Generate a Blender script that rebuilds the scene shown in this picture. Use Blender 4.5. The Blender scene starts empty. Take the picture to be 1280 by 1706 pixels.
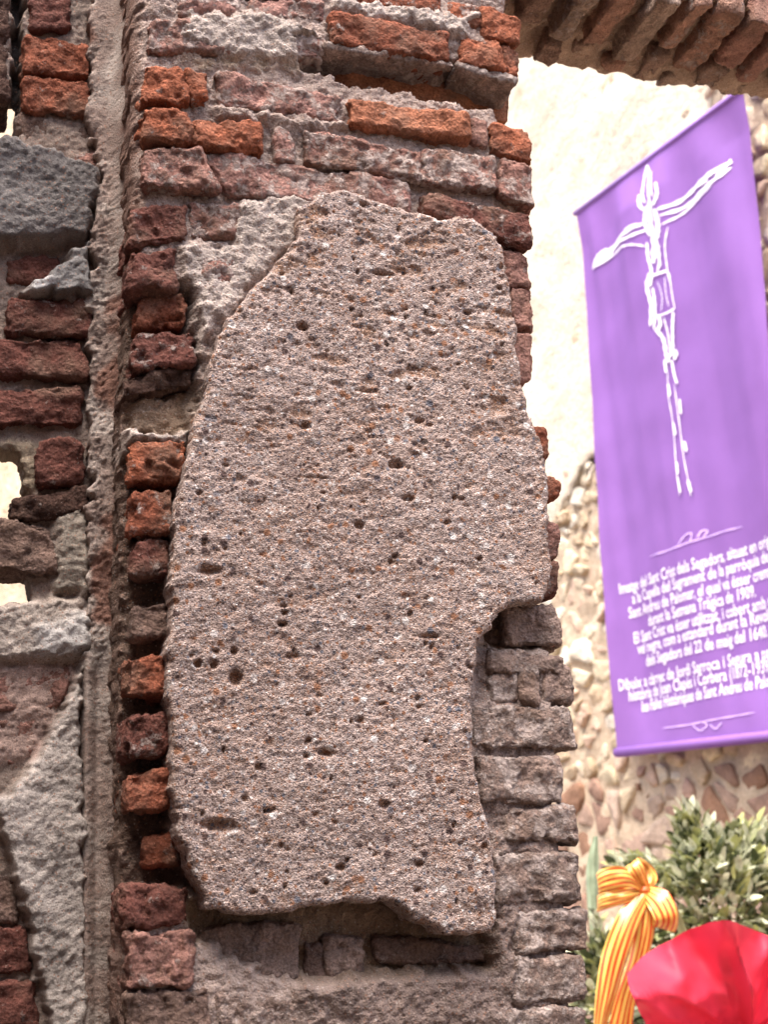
import bpy, math, random
import numpy as np
from mathutils import Vector, Matrix

random.seed(7)
SC = bpy.context.scene

# ------------------------------------------------------------------ camera
FPX, CX, CY = 2213.0, 640.0, 853.0            # focal length and centre in photo pixels (1280 x 1706)
EYE = np.array([0.0, 0.0, 1.55])
zc = np.array([-290.0, 7915.0, -2213.0]); zc /= np.linalg.norm(zc)      # world up seen by the camera
yc = np.array([0, 0, -1.0]); yc = yc - yc.dot(zc) * zc; yc /= np.linalg.norm(yc)
xc = np.cross(yc, zc)
ROT = np.array([xc, yc, zc])                   # camera -> world
cam_d = bpy.data.cameras.new('camera'); cam = bpy.data.objects.new('camera', cam_d)
SC.collection.objects.link(cam); SC.camera = cam
M4 = Matrix.Identity(4)
for i in range(3):
    for j in range(3): M4[i][j] = ROT[i][j]
    M4[i][3] = EYE[i]
cam.matrix_world = M4
cam_d.sensor_fit = 'VERTICAL'; cam_d.sensor_height = 22.3; cam_d.sensor_width = 14.9
cam_d.lens = FPX / 1706 * 22.3
cam_d.clip_start = 0.05; cam_d.clip_end = 500
cam_d.dof.use_dof = True; cam_d.dof.focus_distance = 1.66; cam_d.dof.aperture_fstop = 4.4

# ------------------------------------------------------------------ sky, sun, exposure
SUN = Vector((-0.12, -0.34, 0.93)).normalized()
world = bpy.data.worlds.new('World'); SC.world = world; world.use_nodes = True
nt = world.node_tree; nt.nodes.clear()
sky = nt.nodes.new('ShaderNodeTexSky'); sky.sky_type = 'NISHITA'; sky.sun_disc = False
sky.sun_elevation = math.asin(SUN.z); sky.sun_rotation = math.atan2(SUN.x, SUN.y)
sky.air_density = 0.7; sky.dust_density = 6.0; sky.ozone_density = 0.6
bg = nt.nodes.new('ShaderNodeBackground'); bg.inputs['Strength'].default_value = 0.15
wo = nt.nodes.new('ShaderNodeOutputWorld')
nt.links.new(sky.outputs[0], bg.inputs[0]); nt.links.new(bg.outputs[0], wo.inputs[0])
sl = bpy.data.lights.new('sun', 'SUN'); so = bpy.data.objects.new('sun', sl); SC.collection.objects.link(so)
sl.energy = 1.5; sl.angle = math.radians(50); sl.color = (1.0, 0.95, 0.87)
so.rotation_euler = SUN.to_track_quat('Z', 'Y').to_euler(); so.location = (-6, 3, 9)
SC.view_settings.view_transform = 'Standard'; SC.view_settings.look = 'None'
SC.view_settings.gamma = 1.0; SC.view_settings.use_curve_mapping = False
SC.view_settings.exposure = 1.95
SC.cycles.use_denoising = True
SC.cycles.max_bounces = 5; SC.cycles.diffuse_bounces = 3; SC.cycles.glossy_bounces = 2
SC.cycles.sample_clamp_indirect = 4

# ------------------------------------------------------------------ numpy noise
def _hash(x, y, z):
    h = (x.astype(np.uint32) * np.uint32(374761393) + y.astype(np.uint32) * np.uint32(668265263)
         + z.astype(np.uint32) * np.uint32(2246822519))
    h = (h ^ (h >> np.uint32(13))) * np.uint32(1274126177)
    h = (h ^ (h >> np.uint32(16))) * np.uint32(2654435769)
    return h ^ (h >> np.uint32(15))
def _grad(h, x, y, z):
    a = (h & np.uint32(1023)).astype(np.float32) * (2 * math.pi / 1024)
    c = ((h >> np.uint32(10)) & np.uint32(1023)).astype(np.float32) * (2 / 1023) - 1
    s = np.sqrt(np.maximum(0, 1 - c * c))
    return np.cos(a) * s * x + np.sin(a) * s * y + c * z
def perlin(p):
    p = np.asarray(p, np.float32); f = np.floor(p); q = p - f; i = f.astype(np.int64)
    w = q * q * q * (q * (q * 6 - 15) + 10)
    out = 0
    for dx in (0, 1):
        wx = w[:, 0] if dx else 1 - w[:, 0]
        for dy in (0, 1):
            wy = w[:, 1] if dy else 1 - w[:, 1]
            for dz in (0, 1):
                wz = w[:, 2] if dz else 1 - w[:, 2]
                out = out + wx * wy * wz * _grad(_hash(i[:, 0] + dx, i[:, 1] + dy, i[:, 2] + dz),
                                                 q[:, 0] - dx, q[:, 1] - dy, q[:, 2] - dz)
    return out * 1.5
def fbm(p, scale, octaves=4, gain=0.5, off=0.0):
    p = np.asarray(p, np.float32) * scale + off; a = 1.0; t = 0
    for _ in range(octaves):
        t = t + a * perlin(p); p = p * 2.03 + 17.3; a *= gain
    return t
def smooth(e0, e1, x):
    t = np.clip((x - e0) / (e1 - e0), 0, 1); return t * t * (3 - 2 * t)

# ------------------------------------------------------------------ pixels -> places
def ray(px, py):
    d = np.array([(px - CX) / FPX, -(py - CY) / FPX, -1.0])
    return ROT @ d
class Frame:                                    # a vertical plane: u along it, v up, w out of it
    def __init__(s, origin, ang):
        s.o = np.array(origin, float); c, n = math.cos(ang), math.sin(ang)
        s.U = np.array([c, n, 0.0]); s.V = np.array([0, 0, 1.0]); s.N = np.array([n, -c, 0.0])
    def px(s, x, y, w=0.0):
        d = ray(x, y); o = s.o + s.N * w
        t = (o - EYE).dot(s.N) / d.dot(s.N); p = EYE + d * t - s.o
        return p.dot(s.U), p.dot(s.V)
    def poly(s, pts, w=0.0): return np.array([s.px(x, y, w) for x, y in pts])
    def W(s, u, v, w):
        u, v, w = np.broadcast_arrays(np.asarray(u, float), v, w)
        return s.o + u[..., None] * s.U + v[..., None] * s.V + w[..., None] * s.N
PIER = Frame((0, 1.60, EYE[2]), math.radians(18.5))
WALL_ANG = math.radians(-62.5)                  # right end of the far wall comes towards the camera
b0 = ray(995, 1459); b0 = EYE + b0 * (5.4 / b0[1])
BAN = Frame((b0[0], b0[1], EYE[2]), WALL_ANG)
FAR = Frame(np.array([b0[0], b0[1], EYE[2]]) - BAN.N * 0.10, WALL_ANG)

def sdf_poly(X, Y, poly):
    P = np.asarray(poly); n = len(P); d = np.full(X.shape, 1e9); inside = np.zeros(X.shape, bool)
    for i in range(n):
        ax, ay = P[i]; bx, by = P[(i + 1) % n]
        ex, ey = bx - ax, by - ay; wx, wy = X - ax, Y - ay
        t = np.clip((wx * ex + wy * ey) / (ex * ex + ey * ey + 1e-12), 0, 1)
        d = np.minimum(d, (wx - ex * t) ** 2 + (wy - ey * t) ** 2)
        if ay != by:
            c = ((ay > Y) != (by > Y)) & (X < (bx - ax) * (Y - ay) / (by - ay) + ax)
            inside ^= c
    d = np.sqrt(d); return np.where(inside, d, -d)

# ------------------------------------------------------------------ object helpers
def link(o, parent=None):
    SC.collection.objects.link(o)
    if parent is not None:
        o.parent = parent; o.matrix_parent_inverse = Matrix.Translation(parent.location + (parent.parent.location - parent.parent.location if parent.parent else Vector())).inverted()
    return o
def empty(name, loc, label, cat, group=None):
    o = bpy.data.objects.new(name, None); o.location = loc; o.empty_display_size = 0.1
    SC.collection.objects.link(o); o['label'] = label; o['category'] = cat
    if group: o['group'] = group
    return o
def mesh_obj(name, V, F, mat, parent=None, color=None, smooth_=True, cols=None, uv=None):
    V = np.asarray(V, float)
    c = V.mean(axis=0) if len(V) else np.zeros(3)
    me = bpy.data.meshes.new(name)
    if isinstance(F, np.ndarray):
        n, k = F.shape; L = V - c
        me.vertices.add(len(V)); me.vertices.foreach_set('co', L.astype(np.float32).ravel())
        me.loops.add(n * k); me.loops.foreach_set('vertex_index', F.astype(np.int32).ravel())
        me.polygons.add(n)
        me.polygons.foreach_set('loop_start', np.arange(0, n * k, k, dtype=np.int32))
        me.update(calc_edges=True)
    else:
        me.from_pydata([tuple(v) for v in V - c], [], F)
    me.polygons.foreach_set('use_smooth', np.full(len(me.polygons), smooth_))
    if cols is not None:
        a = me.attributes.new('tint', 'FLOAT_COLOR', 'POINT')
        a.data.foreach_set('color', np.concatenate([cols, np.ones((len(cols), 1))], 1).astype(np.float32).ravel())
    if uv is not None:
        l = me.uv_layers.new(name='UVMap'); idx = np.zeros(len(me.loops), np.int32)
        me.loops.foreach_get('vertex_index', idx)
        l.data.foreach_set('uv', np.asarray(uv, np.float32)[idx].ravel())
    me.materials.append(mat); me.validate()
    o = bpy.data.objects.new(name, me); o.location = c
    if color is not None: o.color = color
    return link(o, parent)
def tag(o, label=None, cat=None, group=None, kind=None):
    for k, v in (('label', label), ('category', cat), ('group', group), ('kind', kind)):
        if v: o[k] = v
    return o

# ------------------------------------------------------------------ materials
def new_mat(name):
    m = bpy.data.materials.new(name); m.use_nodes = True; t = m.node_tree; t.nodes.clear()
    out = t.nodes.new('ShaderNodeOutputMaterial'); b = t.nodes.new('ShaderNodeBsdfPrincipled')
    t.links.new(b.outputs[0], out.inputs[0]); b.inputs['Roughness'].default_value = 0.92
    b.inputs['Specular IOR Level'].default_value = 0.25
    return m, t, b
class N:
    def __init__(s, t): s.t = t; s.pos = t.nodes.new('ShaderNodeNewGeometry').outputs['Position']
    def ln(s, a, b):
        if isinstance(a, (int, float)): b.default_value = a
        elif isinstance(a, tuple): b.default_value = a if len(a) != 3 or b.type == 'VECTOR' else a + (1.0,)
        else: s.t.links.new(a, b)
    def noise(s, scale, detail=4, rough=0.55, vec=None, dist=0.0):
        n = s.t.nodes.new('ShaderNodeTexNoise'); s.ln(vec or s.pos, n.inputs['Vector'])
        n.inputs['Scale'].default_value = scale; n.inputs['Detail'].default_value = detail
        n.inputs['Roughness'].default_value = rough; n.inputs['Distortion'].default_value = dist
        return n.outputs['Fac']
    def voro(s, scale, feature='F1', out='Distance', rnd=1.0, vec=None):
        n = s.t.nodes.new('ShaderNodeTexVoronoi'); n.feature = feature; s.ln(vec or s.pos, n.inputs['Vector'])
        n.inputs['Scale'].default_value = scale; n.inputs['Randomness'].default_value = rnd
        return n.outputs[out]
    def rng(s, v, a, b, c=0.0, d=1.0):
        n = s.t.nodes.new('ShaderNodeMapRange'); s.ln(v, n.inputs[0])
        for i, q in enumerate((a, b, c, d)): s.ln(q, n.inputs[1 + i])
        return n.outputs[0]
    def math(s, op, a, b=0.0):
        n = s.t.nodes.new('ShaderNodeMath'); n.operation = op; s.ln(a, n.inputs[0]); s.ln(b, n.inputs[1]); return n.outputs[0]
    def mix(s, f, a, b, mode='MIX'):
        n = s.t.nodes.new('ShaderNodeMix'); n.data_type = 'RGBA'; n.blend_type = mode
        s.ln(f, n.inputs[0]); s.ln(a, n.inputs[6]); s.ln(b, n.inputs[7]); return n.outputs[2]
    def val(s, c, v):                            # multiply a colour by a grey value
        n = s.t.nodes.new('ShaderNodeVectorMath'); n.operation = 'SCALE'; s.ln(c, n.inputs[0]); s.ln(v, n.inputs['Scale']); return n.outputs[0]
    def sep(s, c, i):
        n = s.t.nodes.new('ShaderNodeSeparateColor'); s.ln(c, n.inputs[0]); return n.outputs[i]
    def bump(s, h, dist, strength=1.0, prev=None):
        n = s.t.nodes.new('ShaderNodeBump'); s.ln(h, n.inputs['Height']); n.inputs['Distance'].default_value = dist
        n.inputs['Strength'].default_value = strength
        if prev is not None: s.ln(prev, n.inputs['Normal'])
        return n.outputs[0]

def make_brick_mat():
    m, t, b = new_mat('eroded_brick'); n = N(t)
    oi = t.nodes.new('ShaderNodeObjectInfo'); col, dustamt = oi.outputs['Color'], oi.outputs['Alpha']
    c = n.val(col, n.rng(n.noise(34, 6, 0.65), 0.3, 0.7, 0.62, 1.42))
    c = n.val(c, n.rng(n.noise(330, 4, 0.75), 0.3, 0.7, 0.50, 1.55))
    c = n.mix(n.rng(n.noise(14, 3), 0.50, 0.68), c, n.mix(0.6, c, (0.20, 0.13, 0.095)))      # brown grime
    # pale grains in the fired clay
    gm = n.math('MULTIPLY', n.rng(n.noise(380, 2, 0.5), 0.66, 0.74), n.rng(n.noise(30, 2), 0.45, 0.60))
    c = n.mix(n.math('MULTIPLY', gm, 0.55), c, (0.50, 0.42, 0.37))
    # lime and mortar dust
    d = n.math('ADD', n.noise(42, 8, 0.68), n.math('MULTIPLY', n.math('SUBTRACT', n.noise(230, 4, 0.7), 0.5), 0.35))
    lo = n.rng(dustamt, 0, 1, 0.74, 0.34)
    dm = n.rng(d, lo, n.math('ADD', lo, 0.09))
    c = n.mix(n.math('MULTIPLY', dm, 0.85), c, n.mix(n.noise(120, 3), (0.35, 0.262, 0.23), (0.57, 0.495, 0.46)))
    t.links.new(c, b.inputs['Base Color'])
    h = n.math('ADD', n.noise(170, 6, 0.72), n.math('MULTIPLY', n.voro(210, 'F1'), 0.5))
    t.links.new(n.bump(n.math('ADD', h, n.math('MULTIPLY', dm, 0.5)), 0.0055, 0.95), b.inputs['Normal'])
    return m
def make_mortar_mat(name, sandy=1.0, bumpd=0.003, vein=(0.5, 0.40, 0.35)):
    m, t, b = new_mat(name); n = N(t)
    a = t.nodes.new('ShaderNodeAttribute'); a.attribute_name = 'tint'
    c = n.val(a.outputs['Color'], n.rng(n.noise(26, 6, 0.62), 0.3, 0.7, 0.72, 1.28))
    c = n.val(c, n.rng(n.noise(520, 3, 0.7), 0.3, 0.7, 0.72, 1.28))
    g = n.voro(330, 'F1', 'Color'); r = n.sep(g, 0); near = n.rng(n.voro(330), 0.55, 0.25, 0.0, 0.6)
    c = n.mix(n.math('MULTIPLY', n.rng(r, 0.86, 0.90), near), c, (0.13, 0.085, 0.075))
    c = n.mix(n.math('MULTIPLY', n.rng(r, 0.12 * sandy, 0.06 * sandy), n.math('MULTIPLY', near, 0.7 if sandy > .8 else 0.25)), c, (0.62, 0.57, 0.54))
    c = n.mix(n.math('MULTIPLY', n.rng(n.sep(g, 1), 0.86, 0.90), near), c, (0.34, 0.17, 0.11))
    t.links.new(c, b.inputs['Base Color'])
    h = n.math('ADD', n.noise(260, 6, 0.75), n.math('MULTIPLY', n.voro(330), 0.7 * sandy))
    t.links.new(n.bump(h, bumpd, 0.8), b.inputs['Normal'])
    return m
def make_slab_mat():
    m, t, b = new_mat('sandy_render'); n = N(t)
    c = n.mix(n.noise(7, 4, 0.6), (0.385, 0.296, 0.262), (0.45, 0.36, 0.33))
    at_ = t.nodes.new('ShaderNodeAttribute'); at_.attribute_name = 'tint'; c = n.mix(1.0, c, at_.outputs['Color'], 'MULTIPLY')
    c = n.val(c, n.rng(n.noise(55, 6, 0.65), 0.3, 0.7, 0.76, 1.24))
    c = n.val(c, n.rng(n.noise(620, 3, 0.75), 0.3, 0.7, 0.62, 1.38))
    for sc, lo, hi in ((420, 0.10, 0.86), (200, 0.06, 0.91), (95, 0.03, 0.945)):
        g = n.voro(sc, 'F1', 'Color'); r = n.sep(g, 0); near = n.rng(n.voro(sc), 0.52, 0.34)
        c = n.mix(n.math('MULTIPLY', n.rng(r, hi, hi + 0.02), near), c, (0.115, 0.075, 0.07))
        c = n.mix(n.math('MULTIPLY', n.rng(r, lo + 0.02, lo), near), c, (0.70, 0.64, 0.615))
        c = n.mix(n.math('MULTIPLY', n.rng(n.sep(g, 1), hi, hi + 0.02), near), c, (0.33, 0.165, 0.10))
        c = n.mix(n.math('MULTIPLY', n.rng(n.sep(g, 2), hi + 0.03, hi + 0.05), near), c, (0.16, 0.16, 0.19))
    t.links.new(c, b.inputs['Base Color'])
    h = n.math('ADD', n.noise(300, 6, 0.78), n.math('MULTIPLY', n.voro(420), 0.8))
    t.links.new(n.bump(h, 0.0032, 0.9), b.inputs['Normal'])
    return m
def make_stone_mat():
    m, t, b = new_mat('rubble_stone'); n = N(t)
    oi = t.nodes.new('ShaderNodeObjectInfo')
    c = n.val(oi.outputs['Color'], n.rng(n.noise(16, 6, 0.65), 0.3, 0.7, 0.72, 1.28))
    c = n.val(c, n.rng(n.noise(90, 4, 0.7), 0.3, 0.7, 0.8, 1.2))
    t.links.new(c, b.inputs['Base Color'])
    t.links.new(n.bump(n.noise(40, 7, 0.7), 0.02, 0.7), b.inputs['Normal'])
    return m
def make_far_mat(name, c1, c2, c3, voronoi=False):
    m, t, b = new_mat(name); n = N(t)
    c = n.mix(n.noise(2.3, 7, 0.66), c1, c2)
    c = n.mix(n.rng(n.noise(5.5, 8, 0.7, dist=0.6), 0.56, 0.72), c, c3)
    c = n.val(c, n.rng(n.noise(45, 5, 0.7), 0.3, 0.7, 0.8, 1.2))
    h = n.noise(22, 8, 0.7)
    if voronoi: h = n.math('ADD', n.math('MULTIPLY', n.voro(7.5, 'DISTANCE_TO_EDGE'), 2.5), h)
    t.links.new(c, b.inputs['Base Color']); t.links.new(n.bump(h, 0.03, 0.8), b.inputs['Normal'])
    return m
def make_plain(name, col, rough=0.6, spec=0.4, trans=0.0, var=0.15, scale=20):
    m, t, b = new_mat(name); n = N(t)
    c = n.val(col, n.rng(n.noise(scale, 4), 0.3, 0.7, 1 - var, 1 + var))
    t.links.new(c, b.inputs['Base Color']); b.inputs['Roughness'].default_value = rough
    b.inputs['Specular IOR Level'].default_value = spec
    if trans:
        tr = t.nodes.new('ShaderNodeBsdfTranslucent'); mx = t.nodes.new('ShaderNodeMixShader'); mx.inputs[0].default_value = trans
        t.links.new(c, tr.inputs[0]); t.links.new(b.outputs[0], mx.inputs[1]); t.links.new(tr.outputs[0], mx.inputs[2])
        t.links.new(mx.outputs[0], t.nodes['Material Output'].inputs[0])
    return m
BRICK = make_brick_mat(); STONE = make_stone_mat(); SLAB = make_slab_mat()
MORTAR = make_mortar_mat('lime_mortar'); CEMENT = make_mortar_mat('grey_cement', 0.7, 0.0022)
FARMORTAR = make_far_mat('far_mortar', (0.58, 0.47, 0.34), (0.50, 0.39, 0.28), (0.38, 0.27, 0.19))
FARPLASTER = make_far_mat('far_plaster', (0.66, 0.58, 0.45), (0.72, 0.65, 0.53), (0.46, 0.36, 0.23))
GROUND = make_far_mat('packed_earth', (0.20, 0.155, 0.12), (0.16, 0.125, 0.10), (0.12, 0.09, 0.07))

# ------------------------------------------------------------------ shape helpers
def rbox(name, quad, depth, mat, parent, color, r=0.008, res=0.003, amp=(0.006, 0.0032, 0.0014), seed=0.0, chip=0.0, kind=None):
    """A worn brick: front face on four points (TL, TR, BR, BL), running back along a vector."""
    q = np.array(quad, float); dv = np.array(depth, float)
    U = (q[1] - q[0] + q[2] - q[3]) / 2; V = (q[0] - q[3] + q[1] - q[2]) / 2
    a, b, c = np.linalg.norm(U), np.linalg.norm(V), np.linalg.norm(dv)
    nx, ny, nz = [max(3, min(90, int(round(L / res)))) for L in (a, b, c)]
    nz = max(3, int(nz * 0.6))
    ids = {}; faces = []; lat = []
    def grid(fn, n1, n2, flip):
        I = np.array([[fn(i, j) for j in range(n2 + 1)] for i in range(n1 + 1)])
        base = sum(len(x) for x in lat); lat.append(I.reshape(-1, 3))
        k = base + np.arange((n1 + 1) * (n2 + 1)).reshape(n1 + 1, n2 + 1)
        f = np.stack([k[:-1, :-1], k[1:, :-1], k[1:, 1:], k[:-1, 1:]], -1).reshape(-1, 4)
        faces.append(f[:, ::-1] if flip else f)
    grid(lambda i, j: (i, j, 0), nx, ny, False)
    grid(lambda i, j: (i, 0, j), nx, nz, True); grid(lambda i, j: (i, ny, j), nx, nz, False)
    grid(lambda i, j: (0, i, j), ny, nz, False); grid(lambda i, j: (nx, i, j), ny, nz, True)
    L = np.concatenate(lat); F = np.concatenate(faces)
    key = (L[:, 0] * 1000 + L[:, 1]) * 1000 + L[:, 2]
    _, first, inv = np.unique(key, return_index=True, return_inverse=True)
    L = L[first]; F = inv.reshape(-1)[F]
    s, t, d = L[:, 0] / nx, L[:, 1] / ny, L[:, 2] / nz
    half = np.array([a, b, c]) / 2
    p = np.stack([(s - .5) * a, (t - .5) * b, (.5 - d) * c], 1)
    rr = min(r, a * .45, b * .45)
    inner = np.clip(p, -(half - rr), half - rr); inner[:, 2] = np.minimum(p[:, 2], half[2] - rr)
    nrm = p - inner; ln = np.linalg.norm(nrm, axis=1, keepdims=True); nrm = nrm / np.maximum(ln, 1e-9)
    p = inner + nrm * rr
    s2, t2, d2 = p[:, 0] / a + .5, p[:, 1] / b + .5, .5 - p[:, 2] / c
    P = ((1 - s2) * (1 - t2))[:, None] * q[3] + (s2 * (1 - t2))[:, None] * q[2] + (s2 * t2)[:, None] * q[1] + ((1 - s2) * t2)[:, None] * q[0]
    P = P + d2[:, None] * dv
    Uh, Vh, Dh = U / a, V / b, -dv / c
    nw = nrm[:, :1] * Uh + nrm[:, 1:2] * Vh + nrm[:, 2:] * Dh
    S = seed * 3.7
    n1 = fbm(P, 16, 2, off=S); n2 = fbm(P, 60, 3, .6, off=S + 5); n3 = fbm(P, 260, 2, .6, off=S)
    disp = amp[0] * (n1 - .15) + amp[1] * n2 + amp[2] * n3 - amp[1] * .6 * np.abs(fbm(P, 38, 3, .6, off=S + 11))
    if chip: disp = disp - chip * .75 * smooth(0.16, 0.30, fbm(P, 24, 3, .55, off=S + 40)) - chip * .4 * smooth(.1, .5, fbm(P, 60, 2, off=S + 60))
    P = P + nw * disp[:, None]
    o = mesh_obj(name, P, F, mat, parent, color)
    if kind: o['kind'] = kind
    return o

def heightfield(name, fr, poly, res, hfun, wback, mat, parent, holes=(), edge_r=0.006, rough=0.0, col=(0.5, 0.42, 0.38), rimsteps=4, rim=.4):
    """A worn sheet on a plane: outline and holes in (u, v), front relief and tint from hfun(U, V, W3)."""
    lo, hi = poly.min(0) - res, poly.max(0) + res
    us = np.arange(lo[0], hi[0] + res, res); vs = np.arange(lo[1], hi[1] + res, res)
    X, Y = np.meshgrid(us, vs, indexing='ij')
    def sd(X, Y):
        d = sdf_poly(X, Y, poly)
        for h in holes: d = np.minimum(d, -sdf_poly(X, Y, h))
        if rough:
            p = np.stack([X.ravel(), Y.ravel(), np.zeros(X.size)], 1)
            d = d + rough * fbm(p, 40, 4, .5).reshape(X.shape)
        return d
    D = sd(X, Y); ins = D > 0
    keep = ins[:-1, :-1] | ins[1:, :-1] | ins[1:, 1:] | ins[:-1, 1:]
    used = np.zeros(X.shape, bool)
    used[:-1, :-1] |= keep; used[1:, :-1] |= keep; used[1:, 1:] |= keep; used[:-1, 1:] |= keep
    gx, gy = np.gradient(D, res); g2 = np.maximum(np.hypot(gx, gy), .3)
    out = used & ~ins
    X = np.where(out, X - gx / g2 * D, X); Y = np.where(out, Y - gy / g2 * D, Y); D = np.where(out, 0, D)
    idx = -np.ones(X.shape, int); idx[used] = np.arange(used.sum())
    k = np.argwhere(keep); i, j = k[:, 0], k[:, 1]
    F = np.stack([idx[i, j], idx[i + 1, j], idx[i + 1, j + 1], idx[i, j + 1]], 1)
    x, y, d = X[used], Y[used], np.maximum(D[used], 0)
    p3 = fr.W(x, y, np.zeros_like(x))
    h, c = hfun(x, y, p3)
    if edge_r:
        e = np.clip(1 - d / edge_r, 0, 1); h = h - edge_r * (1 - np.sqrt(np.maximum(0, 1 - e * e)))
    Vv = fr.W(x, y, h)
    if c is None: c = np.tile(np.array(col), (len(x), 1))
    # rim: edges used once
    E = np.concatenate([F[:, [0, 1]], F[:, [1, 2]], F[:, [2, 3]], F[:, [3, 0]]])
    kk = np.sort(E, 1); key = kk[:, 0].astype(np.int64) * len(x) + kk[:, 1]
    _, inv, cnt = np.unique(key, return_inverse=True, return_counts=True)
    B = E[cnt[inv.reshape(-1)] == 1]
    bv = np.unique(B); rid = -np.ones(len(x), int)
    AV, AC, AF = [Vv], [c], [F]; prev = {}
    cur = np.arange(len(x)); base = len(x)
    hb = h[bv]
    for s in range(1, rimsteps + 1):
        f = s / rimsteps; w = hb * (1 - f) + wback * f
        P = fr.W(x[bv], y[bv], w)
        n_ = rim * (.006 * fbm(P, 26, 2, .5) + .002 * fbm(P, 110, 2))[:, None] * (min(1, s / 2) if s < rimsteps else 0)
        P = P + n_ * fr.U + np.roll(n_, 7) * .6 * fr.V
        nxt = cur.copy(); nxt[bv] = base + np.arange(len(bv)); base += len(bv)
        AV.append(P); AC.append(c[bv])
        AF.append(np.stack([cur[B[:, 1]], cur[B[:, 0]], nxt[B[:, 0]], nxt[B[:, 1]]], 1)); cur = nxt
    return mesh_obj(name, np.concatenate(AV), np.concatenate(AF), mat, parent, cols=np.concatenate(AC))

def box_mesh(lo, hi):
    x0, y0, z0 = lo; x1, y1, z1 = hi
    V = [(x0, y0, z0), (x1, y0, z0), (x1, y1, z0), (x0, y1, z0), (x0, y0, z1), (x1, y0, z1), (x1, y1, z1), (x0, y1, z1)]
    F = [(0, 3, 2, 1), (4, 5, 6, 7), (0, 1, 5, 4), (1, 2, 6, 5), (2, 3, 7, 6), (3, 0, 4, 7)]
    return np.array(V, float), F
def frame_box(name, fr, u0, u1, v0, v1, w0, w1, mat, parent=None, color=None, cols=None):
    V, F = box_mesh((u0, v0, w0), (u1, v1, w1))
    P = fr.W(V[:, 0], V[:, 1], V[:, 2])
    F = [f[::-1] for f in F]
    return mesh_obj(name, P, F, mat, parent, color, False, cols=None if cols is None else np.tile(np.array(cols), (8, 1)))

# ================================================================== ground and far wall
gz = 0.0
n = 41; gx = np.sign(np.linspace(-1, 1, n)) * np.abs(np.linspace(-1, 1, n)) ** 3 * 150
GX, GY = np.meshgrid(gx, gx, indexing='ij'); P = np.stack([GX.ravel(), GY.ravel() + 4, np.zeros(n * n)], 1)
k = np.arange(n * n).reshape(n, n)
F = np.stack([k[:-1, :-1], k[1:, :-1], k[1:, 1:], k[:-1, 1:]], -1).reshape(-1, 4)
tag(mesh_obj('ground', P, F, GROUND), kind='structure')

FLOOR = -EYE[2]                                  # v of the ground in the frames
far = empty('stone_wall', tuple(FAR.W(0.4, FLOOR, 0.0)), 'tall cream rubble stone wall behind the purple banner', 'wall')
def far_h(x, y, p): return 0.012 * fbm(p, 5, 4), None
# wall body, 14 m away on its far end
u0, u1, v1 = -15.0, 4.2, 15.0
frame_box('wall_core', FAR, u0, u1, FLOOR - .05, v1, -0.6, -0.03, FARMORTAR, far)
rect = np.array([(-2.6, FLOOR), (2.9, FLOOR), (2.9, 3.4), (-2.6, 3.4)])
heightfield('mortar_bed', FAR, rect, 0.03, lambda x, y, p: (0.014 * fbm(p, 9, 5, .6) + .005, None), -0.03, FARMORTAR, far, edge_r=0)
# rubble stones: cells of a jittered pattern, clipped against their neighbours
rs = random.Random(11)
seeds = []
v = -0.9
while v < 3.4:
    u = -2.6 + rs.random() * .1; hgt = rs.uniform(.05, .13) if v > 0.32 else rs.uniform(.08, .19)
    while u < 2.9:
        w = hgt * rs.uniform(.6, 2.4); seeds.append((u + w / 2 + rs.uniform(-.03, .03), v + hgt / 2 + rs.uniform(-.05, .05), hgt)); u += w
    v += hgt
for _ in range(int(len(seeds) * .35)): seeds.append((rs.uniform(-2.6, 2.9), rs.uniform(-.9, 3.4), .06))
S = np.array(seeds)
def cell(i):
    c = S[i, :2]; d = np.hypot(*(S[:, :2] - c).T); near = np.argsort(d)[1:16]
    poly = [(c[0] + .3 * math.cos(t), c[1] + .3 * math.sin(t)) for t in np.linspace(0, 2 * math.pi, 13)[:-1]]
    for j in near:
        m = (S[j, :2] + c) / 2; nn = S[j, :2] - c; nn = nn / np.linalg.norm(nn); out = []
        m = m - nn * rs.uniform(.003, .02)
        for a in range(len(poly)):
            p, q = np.array(poly[a]), np.array(poly[(a + 1) % len(poly)])
            dp, dq = (p - m).dot(nn), (q - m).dot(nn)
            if dp <= 0: out.append(tuple(p))
            if dp * dq < 0: out.append(tuple(p + (q - p) * dp / (dp - dq)))
        poly = out
        if len(poly) < 3: return None
    return np.array(poly)
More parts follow.
